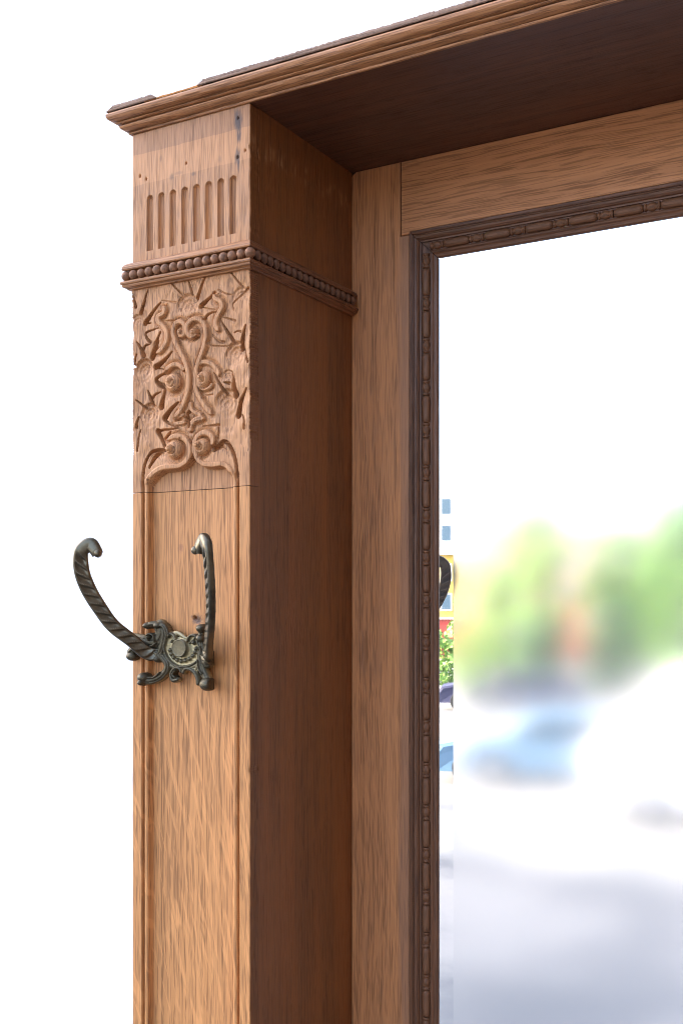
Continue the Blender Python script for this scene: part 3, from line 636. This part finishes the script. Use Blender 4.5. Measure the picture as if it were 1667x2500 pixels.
prism([(xs0 + .0004, .4144), (xo + .0006, .4144), (xo + .001, zo + .0002), (xr, zo + .0002), (W1 + W0 - xs0 - .0006, zo + .0002), (W1 + W0 - xs0 - .0006, .4968), (xs0 + .0004, .4968)], fy, fy + .02, 'rail', M['rail'], frame)
part(MB().box(W0 + .0005, W1 - .0005, fy, fy + .02, DOCK, zbr - .0005).build('base_panel', M['stile']), None)

# sticking moulding round the glass, mitred (q = inward, dy = depth relative to the frame face)
mp = [(0, .003), (0, -.0012), (.0008, -.0018), (.0030, -.0018), (.0040, -.0012), (.0042, .0004), (.0050, .0006), (.0056, -.0012), (.0070, -.0020), (.0090, -.0016), (.0112, .0000), (.0118, .0016),
      (.0134, .0018), (.0136, .0036), (.0240, .0038), (.0242, .0022), (.0256, .0014), (.0268, .0018), (.0284, .0034), (.0300, .0040), (.0310, .0042), (.0322, .0054), (.0326, .0085)]
cx_ = (xo, xr); cz_ = (zo, zbr)
sides = {'L': ((xo, zbr, 1, 1), (xo, zo, 1, -1)), 'T': ((xo, zo, 1, -1), (xr, zo, -1, -1)), 'R': ((xr, zo, -1, -1), (xr, zbr, -1, 1)), 'B': ((xr, zbr, -1, 1), (xo, zbr, 1, 1))}
moulds = {}
for k, (a, b) in sides.items():
    gap = .00018 if k in 'LT' else 0
    rows = []
    for t in np.linspace(0, 1, 40):
        rows.append([(a[0] + q * a[2] + ((b[0] + q * b[2]) - (a[0] + q * a[2])) * t, fy + d, a[1] + q * a[3] + ((b[1] + q * b[3]) - (a[1] + q * a[3])) * t) for q, d in mp])
    if k == 'L': rows[-1] = [(x, y, z - .0006) for x, y, z in rows[-1]]
    if k == 'T': rows[0] = [(x + .0003, y, z) for x, y, z in rows[0]]
    v, f = loft(rows)
    moulds[k] = part(mk('frame_moulding', v, f if k else f, M['mould_x'] if k in 'TB' else M['mould']))
# barrels and reels of the astragal
RB = .0049
bprof = [(.0, -.0148), (RB * .62, -.0148), (RB * .80, -.0138), (RB * .95, -.0120), (RB, -.0095), (RB * 1.02, 0), (RB, .0095), (RB * .95, .0120), (RB * .80, .0138), (RB * .62, .0148), (0, .0148)]
rprof = [(RB * .5, -.0082), (RB * .80, -.0080), (RB * .88, -.0068), (RB * .78, -.0056), (RB * .58, -.0052), (RB * .62, -.0042), (RB * .86, -.0026), (RB * .95, 0), (RB * .86, .0026), (RB * .62, .0042), (RB * .58, .0052), (RB * .78, .0056), (RB * .88, .0068), (RB * .80, .0080), (RB * .5, .0082)]
def lathe_mesh(name, prof, mat):
    b = MB().lathe(prof, (0, 0, 0), 'Z', 14); me = bpy.data.meshes.new(name); me.from_pydata(b.v, [], b.f); me.update(); me.materials.append(mat)
    me.polygons.foreach_set('use_smooth', [True] * len(me.polygons)); return me
barrel_me = lathe_mesh('barrel', bprof, M['barrel']); reel_me = lathe_mesh('reel', rprof, M['barrel'])
QA = .0189; YA = fy + .0038; U = .0470
def astragal(k, p0, p1, phase):
    d = (Vector(p1) - Vector(p0)); L = d.length; d.normalize()
    rot = (0, 0, 0) if abs(d.z) > .5 else (0, R(90), 0)
    s = phase
    while s < L - .006:
        put('reel', reel_me, Vector(p0) + d * s, moulds[k], rot)
        c = s + U / 2
        if c + .015 < L: put('barrel', barrel_me, Vector(p0) + d * c, moulds[k], rot)
        s += U
astragal('L', (xo + QA, YA, zo - QA), (xo + QA, YA, zbr + QA), .0155)
astragal('T', (xo + QA, YA, zo - QA), (xr - QA, YA, zo - QA), .0135)
astragal('R', (xr - QA, YA, zo - QA), (xr - QA, YA, zbr + QA), .0155)
astragal('B', (xo + QA, YA, zbr + QA), (xr - QA, YA, zbr + QA), .0135)

# --- the glass: flat pane and bevelled margin
gx0, gx1, gz0, gz1 = xo + .0318, xr - .0318, zbr + .0318, zo - .0318
ym = fy + .0076; bw = .0178; sl = .00020
pane = part(mk('mirror_pane', [(gx0 + bw, ym, gz0 + bw), (gx1 - bw, ym, gz0 + bw), (gx1 - bw, ym, gz1 - bw), (gx0 + bw, ym, gz1 - bw)], [(0, 1, 2, 3)], M['mirror']))
o4 = [(gx0, ym - sl, gz0), (gx1, ym - sl, gz0), (gx1, ym - sl, gz1), (gx0, ym - sl, gz1)]
i4 = [(gx0 + bw, ym + .00002, gz0 + bw), (gx1 - bw, ym + .00002, gz0 + bw), (gx1 - bw, ym + .00002, gz1 - bw), (gx0 + bw, ym + .00002, gz1 - bw)]
for k in range(4):
    j = (k + 1) % 4; part(mk('bevel', [o4[k], o4[j], i4[j], i4[k]], [(0, 1, 2, 3)], M['bevel']), pane)

# --- brass double coat hook
def plate():
    x = np.arange(2, 108, .42); z = np.arange(-92, -8, .42); X, Z = np.meshgrid(x, z)
    Hh = np.zeros(X.shape)
    D, _ = dist_poly(X, Z, np.vstack([PLATE_FILL, PLATE_FILL[:1]])); ins = inside(X, Z, PLATE_FILL)
    Hh = np.where(ins | (D < 1.2), 3.6 + .5 * value_noise(X, Z, 2.2, 2.2, 81), Hh)
    for w0, w1, h, pts in PLATE_TUBES:
        P = spline(pts, 5); d, t = dist_poly(X, Z, P); w = w0 + (w1 - w0) * t
        k = np.sqrt(np.clip(1 - (d / w) ** 2, 0, 1))
        lobe = h * (.28 + .72 * k)
        if w0 > 3.0: lobe -= np.where(np.abs(d / w - .42) < .13, .8, 0)      # chased veins
        Hh = np.maximum(Hh, np.where(k > 0, lobe, 0))
    for rx, rz, h, cx, cz, flat in PLATE_DOMES:
        q = np.hypot((X - cx) / rx, (Z - cz) / rz)
        if flat:
            up = np.where(q < 1, h - 1.1 * np.clip((q - .86) / .14, 0, 1) ** 2 - .35 * (1 - q) , 0); up = np.where(q < .84, up - .45 + .2 * value_noise(X, Z, 2.5, 2.5, 83), up)
        else: up = np.where(q < 1, h * (.35 + .65 * np.sqrt(np.clip(1 - q * q, 0, 1))), 0)
        Hh = np.maximum(Hh, up)
    m = (Hh > 0)
    cell = m[:-1, :-1] & m[1:, :-1] & m[:-1, 1:] & m[1:, 1:]
    bend = 4.0 * np.clip((np.abs(X - 68) - 20) / 25, 0, 1) ** 1.5
    F = np.stack([X, -(-1.0 + bend + Hh), Z], -1) / 1000; B = np.stack([X, -(-1.6 + bend), Z], -1) / 1000
    nz, nx = X.shape; idx = np.arange(nz * nx).reshape(nz, nx); off = nz * nx
    q = np.stack([idx[:-1, :-1], idx[:-1, 1:], idx[1:, 1:], idx[1:, :-1]], -1)[cell]
    faces = [q, q[:, ::-1] + off]
    pad = np.pad(cell, 1)
    def walls(nb, a, b):
        mm = cell & ~nb; A = a[mm]; Bq = b[mm]; return np.stack([A, A + off, Bq + off, Bq], -1)
    faces.append(walls(pad[:-2, 1:-1], idx[:-1, :-1], idx[:-1, 1:])); faces.append(walls(pad[2:, 1:-1], idx[1:, 1:], idx[1:, :-1]))
    faces.append(walls(pad[1:-1, :-2], idx[1:, :-1], idx[:-1, :-1])); faces.append(walls(pad[1:-1, 2:], idx[:-1, 1:], idx[1:, 1:]))
    Fa = np.vstack(faces); used = np.unique(Fa); remap = np.zeros(2 * off, int); remap[used] = np.arange(len(used))
    V = np.vstack([F.reshape(-1, 3), B.reshape(-1, 3)])[used]
    me = bpy.data.meshes.new('coat_hook'); me.from_pydata(V.tolist(), [], remap[Fa].tolist()); me.update()
    rl = Hh / 9.0; bx_, bz_ = PLATE_DOMES[0][3], PLATE_DOMES[0][4]
    rl = np.where(np.hypot(X - bx_, (Z - bz_) * .8) < 15, np.minimum(rl, .64), rl)
    rel = np.concatenate([rl.ravel(), rl.ravel()])[used]
    at = me.attributes.new('relief', 'FLOAT', 'POINT'); at.data.foreach_set('value', rel.astype(np.float32))
    return me
hook_me = plate()
hook = part(link('coat_hook', hook_me, M['brass_plate'], None, True))
hook['label'] = 'aged brass double coat hook with scrolled backplate'
part(MB().lathe([(.010, .0083), (.010, .0012), (.008, .0008)], (.068, 0, -.044), 'Y', 20).build('mounting_stem', M['brass'], None, True), hook)

def arm(side, name):
    A = [(a / 1000, b / 1000, z / 1000) for a, b, z in reversed(ARM)]
    A = [(.018, -.001, -.046), (.028, .004, -.0495)] + A + [(.0635, .0578, .0515)]
    pts = np.array([(.068 + side * a, -b, z) for a, b, z in A])
    P = spline(pts, 20); n = len(P)
    seg = np.r_[0, np.cumsum(np.linalg.norm(P[1:] - P[:-1], axis=1))]; tt = seg / seg[-1]
    rw = np.interp(tt, [0, .12, .25, .45, .65, .78, .86, .93, 1], [.0035, .0074, .0070, .0073, .0079, .0078, .0070, .0070, .0058])
    rt = np.interp(tt, [0, .15, .35, .6, .8, .9, 1], [.0025, .0050, .0046, .0046, .0046, .0050, .0044])
    T = np.gradient(P, axis=0); T /= np.linalg.norm(T, axis=1)[:, None]
    head = np.array([side * .79, -.61, 0.0]); npl = np.cross(head, (0, 0, 1.0)); npl /= np.linalg.norm(npl)
    K = 48; rows = []
    for i in range(n):
        nn = npl - T[i] * (npl @ T[i]); nn /= np.linalg.norm(nn); ip = np.cross(nn, T[i])
        row = []
        for k in range(K):
            a = 2 * math.pi * k / K; ca, sa = math.cos(a), math.sin(a)
            # superellipse: flat faced bar with rounded edges
            e = .72; u = rw[i] * math.copysign(abs(ca) ** e, ca); w = rt[i] * math.copysign(abs(sa) ** e, sa)
            face = abs(sa) ** 1.5 * max(0, 1 - (abs(u) / (rw[i] * .80)) ** 4)
            ph = (seg[i] / .0108 + u / rw[i] * .62) % 1.0
            g = .0031 * (min(ph / .78, (1 - ph) / .22)) ** .9 * face * np.clip((.86 - tt[i]) / .05, 0, 1) * np.clip(tt[i] / .08, 0, 1)
            w2 = w - math.copysign(g, sa) if abs(sa) > .05 else w
            row.append(tuple(P[i] + ip * u + nn * w2))
        rows.append(row)
    b = MB(); v, f = loft(rows, True, True); b.add(v, f)
    # scroll eye at the tip
    tip = P[-1] + np.array([0, 0, .0012])
    for s2 in (-1, 1):
        c = tip + npl * s2 * .0038
        N_ = 12; vv = []; ff = []
        for i in range(7):
            th = math.pi * (i + .01) / 6.02
            for k in range(N_):
                ph = 2 * math.pi * k / N_; q = .0042 * np.array([math.sin(th) * math.cos(ph), math.sin(th) * math.sin(ph), math.cos(th)]); vv.append(tuple(c + q * np.array([1, 1, 1])))
        for i in range(6):
            for k in range(N_): ff.append((i * N_ + k, i * N_ + (k + 1) % N_, (i + 1) * N_ + (k + 1) % N_, (i + 1) * N_ + k))
        b.add(vv, ff)
    o = b.build(name, M['brass'], None, True); return part(o, hook)
arm(-1, 'hook_arm'); arm(1, 'hook_arm')

# ------------------------------------------------------------------ the yard that the mirror reflects
leafm = []
for nm, c in [('leaf_light', (.19, .33, .07)), ('leaf_mid', (.14, .27, .06)), ('leaf_dark', (.04, .10, .045)), ('leaf_red', (.30, .09, .05))]:
    leafm.append(plain(nm, c, .6, 0, .35, 2.0))
bark = plain('bark', (.12, .08, .05), .9, 0, .3, 6)
def tree(name, x, y, h, r, z0, mat, label, slim=1.0, n=3600, seed=0, cat='tree', group=None, trunk=.25):
    rs = np.random.RandomState(seed)
    t = tag(empty(name, (x, y, LOT)), label, cat, group)
    tb_ = MB().lathe([(h * .022, 0), (h * .016, h * .3), (h * .009, h * .7), (h * .003, h * .95)], (0, 0, 0), 'Z', 8)
    for k in range(5):
        a = k * 1.26 + seed; z1 = h * (.3 + .1 * k)
        d = np.array([math.cos(a), math.sin(a), .9]); d /= np.linalg.norm(d)
        p0 = np.array([0, 0, z1]); p1 = p0 + d * r * .7; s_ = h * .006
        tb_.add([tuple(p0 + q) for q in ((s_, 0, 0), (0, s_, 0), (-s_, 0, 0), (0, -s_, 0))] + [tuple(p1)], [(0, 1, 4), (1, 2, 4), (2, 3, 4), (3, 0, 4)])
    tb_.build('trunk', bark, t)
    nc = 34; cz = rs.uniform(trunk, 1, nc); cr = np.sqrt(np.sin(np.clip((cz - trunk) / (1 - trunk), 0, 1) * math.pi * .86 + .32).clip(.05)) * r * slim
    ca = rs.uniform(0, 6.28, nc); rr = cr * rs.uniform(.25, .8, nc)
    C = np.stack([np.cos(ca) * rr, np.sin(ca) * rr, cz * h * .97], -1)
    v = []; f = []
    for i in range(n):
        c = C[i % nc]; d = rs.normal(size=3); d /= np.linalg.norm(d); p = c + d * r * .42 * rs.uniform(.5, 1) ** .5 * np.array([1, 1, .8])
        p[2] = max(p[2], .1)
        a = rs.normal(size=3); a /= np.linalg.norm(a); b = np.cross(a, d + .3 * rs.normal(size=3)); b /= max(1e-6, np.linalg.norm(b)); s_ = r * .10 * rs.uniform(.7, 1.4)
        k = len(v); v += [tuple(p - a * s_), tuple(p + b * s_ * .6), tuple(p + a * s_), tuple(p - b * s_ * .6)]; f.append((k, k + 1, k + 2, k + 3))
    mk('crown', v, f, mat, t)
    return t
g_ = 'trees reflected in the mirror'
tree('tree', -17.07, -48.39, 13.4, 1.8, 0, leafm[0], 'tall slim pale green tree reflected in the mirror', 1.0, seed=1, group=g_, trunk=.08)
tree('tree', -13.9, -52.4, 8.2, 2.2, 0, leafm[0], 'broad light green tree in the mirror, behind the red shrub', seed=2, group=g_, trunk=.1)
tree('tree', -10.9, -51.5, 8.9, 2.3, 0, leafm[1], 'green tree at the right edge of the mirror above the white van', seed=3, group=g_, trunk=.1)
tree('tree', -20.5, -52.3, 5.6, 1.3, 0, leafm[1], 'small green tree at the left edge of the mirror glass', seed=4, group=g_, trunk=.15)
tree('shrub', -13.36, -42.45, 4.2, .62, 0, leafm[3], 'red leaved shrub among green trees in the mirror', seed=5, cat='shrub', n=1200, trunk=.35)
tree('shrub', -15.2, -44.2, 3.1, 1.5, 0, leafm[2], 'dark green bush behind the dark car in the mirror', seed=6, cat='shrub', n=1500, trunk=.1)
tree('shrub', -12.6, -44.8, 3.9, 1.4, 0, leafm[2], 'dark green bush below the red shrub in the mirror', seed=7, cat='shrub', n=1500, trunk=.1)
tree('shrub', -18.9, -44.5, 2.4, 1.2, 0, leafm[0], 'low pale green bush by the fence in the mirror', seed=8, cat='shrub', n=1200, trunk=.1)

def car(name, x, y, rz, paint, prof, width, wheels, label, cat, glass, wr=.33, lamp=None):
    t = tag(empty(name, (x, y, LOT), rz), label, cat)
    n = len(prof); hw = width / 2
    rows = []
    for s_, k in ((-1, .90), (-1, 1.0), (1, 1.0), (1, .90)):
        inset = (1 - k) * .45
        rows.append([((px * (1 - .03 * (1 - k) * 10)), s_ * (hw - (0 if k == 1.0 else 0)) * (1 if pz < .95 else .86 + .05 * k) - s_ * (-.0 if k == 1 else -.03), pz - (.03 if k < 1 and pz > .6 else 0)) for px, pz in prof])
    rows = [[(p[0] * .985, -hw - .0, p[2]) if p[2] < .9 else (p[0] * .985, -hw * .88, p[2]) for p in rows[0]], [(p[0], p[1] * .96, p[2] + .02) for p in rows[1]], [(p[0], p[1] * .96, p[2] + .02) for p in rows[2]], [(p[0] * .985, hw, p[2]) if p[2] < .9 else (p[0] * .985, hw * .88, p[2]) for p in rows[3]]]
    v, f = loft(rows, True, False); f += [tuple(range(n)), tuple(3 * n + k for k in reversed(range(n)))]
    mk('body', v, f, paint, t)
    gm = plain('car_glass', (.02, .03, .04), .08)
    for s_ in (-1, 1):
        for g in glass:
            yy = s_ * (hw * .885 + .012)
            mk('window', [(a, yy, b) for a, b in g] + [(a, yy - s_ * .02, b) for a, b in g], [tuple(range(len(g))), tuple(len(g) + k for k in reversed(range(len(g))))], gm, t)
        for wx in wheels:
            w = MB().lathe([(wr * .55, -.11), (wr * .95, -.11), (wr, -.07), (wr, .07), (wr * .95, .11), (wr * .55, .11)], (wx, s_ * (hw - .09), wr), 'Y', 20).build('wheel', plain('tyre', (.02, .02, .02), .9), t)
            MB().lathe([(wr * .2, s_ * .112), (wr * .56, s_ * .112), (wr * .58, s_ * .10)], (wx, s_ * (hw - .09), wr), 'Y', 16).build('rim', plain('alloy', (.5, .5, .52), .35, .8), w)
    e0 = min(p[0] for p in prof)
    for s_ in (-1, 1):
        MB().box(e0 + .02, e0 + .10, s_ * hw * .72 - .14, s_ * hw * .72 + .14, .62, .78, .02).build('lamp', lamp or plain('lamp_lens', (.7, .7, .7), .1), t)
    return t
carp = [(-2.1, .28), (-2.12, .62), (-1.95, .82), (-1.15, .95), (-.55, 1.42), (.75, 1.46), (1.45, 1.02), (2.05, .95), (2.12, .6), (2.08, .28)]
cg = [[(-.98, .98), (-.48, 1.36), (.05, 1.38), (.05, .98)], [(.12, .98), (.12, 1.38), (.70, 1.38), (1.25, 1.0)]]
car('parked_car', -13.4, -36.6, R(-20), plain('dark_blue_paint', (.025, .025, .06), .6), carp, 1.75, (-1.3, 1.28), 'dark blue parked car below the trees in the mirror', 'car', cg)
car('parked_car', -6.95, -21.5, R(-20), plain('light_blue_paint', (.09, .17, .26), .6), carp, 1.75, (-1.35, 1.28), 'light blue parked car left of the white van in the mirror', 'car', cg, .34)
vanp = [(-2.6, .35), (-2.62, .9), (-2.45, 1.25), (-1.7, 1.45), (-1.15, 2.35), (-.8, 2.5), (2.5, 2.52), (2.62, 2.3), (2.62, .35)]
car('white_van', -2.75, -19.2, R(-20), plain('white_paint', (.80, .80, .80), .3), vanp, 1.95, (-1.75, 1.6), 'white delivery van at the right edge of the mirror', 'van', [[(-1.55, 1.5), (-1.1, 2.1), (-.55, 2.1), (-.55, 1.5)]], .36, plain('red_lamp', (.5, .05, .04), .2))

# building behind the trees
bd = tag(empty('building', (-34.0, -70.0, LOT), R(-20)), 'yellow building with red ground floor and white top storey in the mirror', 'building')
MB().box(-9, 4.6, -5, 0, 2.9, 7.4).build('wall', plain('yellow_render', (.42, .29, .06), .9, 0, .06, 1), bd)
MB().box(-9, 4.6, -5, .02, 0, 2.8).build('ground_floor', plain('red_render', (.24, .035, .03), .9, 0, .08, 1), bd)
MB().box(-9, 4.6, -5, .01, 7.7, 12.0).build('top_storey', plain('white_cladding', (.45, .45, .46), .9, 0, .05, 1), bd)
MB().box(-9.2, 4.8, -5.2, .3, 7.4, 7.7).build('cornice', plain('pale_trim', (.7, .68, .64), .9), bd)
MB().box(-9.1, 4.7, -5.1, .15, 2.8, 2.9).build('string_course', plain('pale_trim_low', (.7, .7, .68), .9), bd)
wg = plain('window_glass', (.06, .10, .14), .1); wf = plain('window_frame', (.7, .7, .7), .6)
for zz in (3.4, 5.5, 8.3, 10.2):
    for xx in np.arange(-8.2, 3.9, 1.7):
        w = MB().box(xx, xx + .8, -.05, .06, zz, zz + 1.25).build('window', wf, bd)
        MB().box(xx + .08, xx + .72, .061, .07, zz + .08, zz + 1.17).build('pane', wg, w)
pb = tag(empty('building', (-34.5, -104.0, LOT), R(-20)), 'pale pink building far behind the trees in the mirror', 'building')
MB().box(-14, 16, -6, 0, 0, 10.2).build('wall', plain('pink_render', (.36, .24, .21), .9, 0, .08, .5), pb)
MB().box(-14.4, 16.4, -6.4, .4, 10.2, 10.9).build('roof', plain('roof_tiles', (.30, .17, .13), .9, 0, .15, 2), pb)
for zz in (1.2, 4.2, 7.2):
    for xx in np.arange(-13, 15, 2.6):
        w = MB().box(xx, xx + 1.2, -.05, .06, zz, zz + 1.6).build('window', wf, pb)
        MB().box(xx + .1, xx + 1.1, .061, .07, zz + .1, zz + 1.5).build('pane', wg, w)
# iron fence
fc = tag(empty('iron_fence', (-22.0, -41.5, LOT), R(-20)), 'thin dark iron fence between car and bush in the mirror', 'fence')
im = plain('iron', (.03, .03, .035), .6, .3)
MB().box(-3.5, 3.0, -.02, .02, .25, .29).build('rail', im, fc); MB().box(-3.5, 3.0, -.02, .02, 1.35, 1.39).build('rail', im, fc)
bar = MB().box(-.012, .012, -.012, .012, 0, 1.5).build('bar', im, fc); bar.location.x = -3.4
for k in range(1, 44):
    o = bar.copy(); col.objects.link(o); o.parent = fc; o.location.x = -3.4 + k * .148
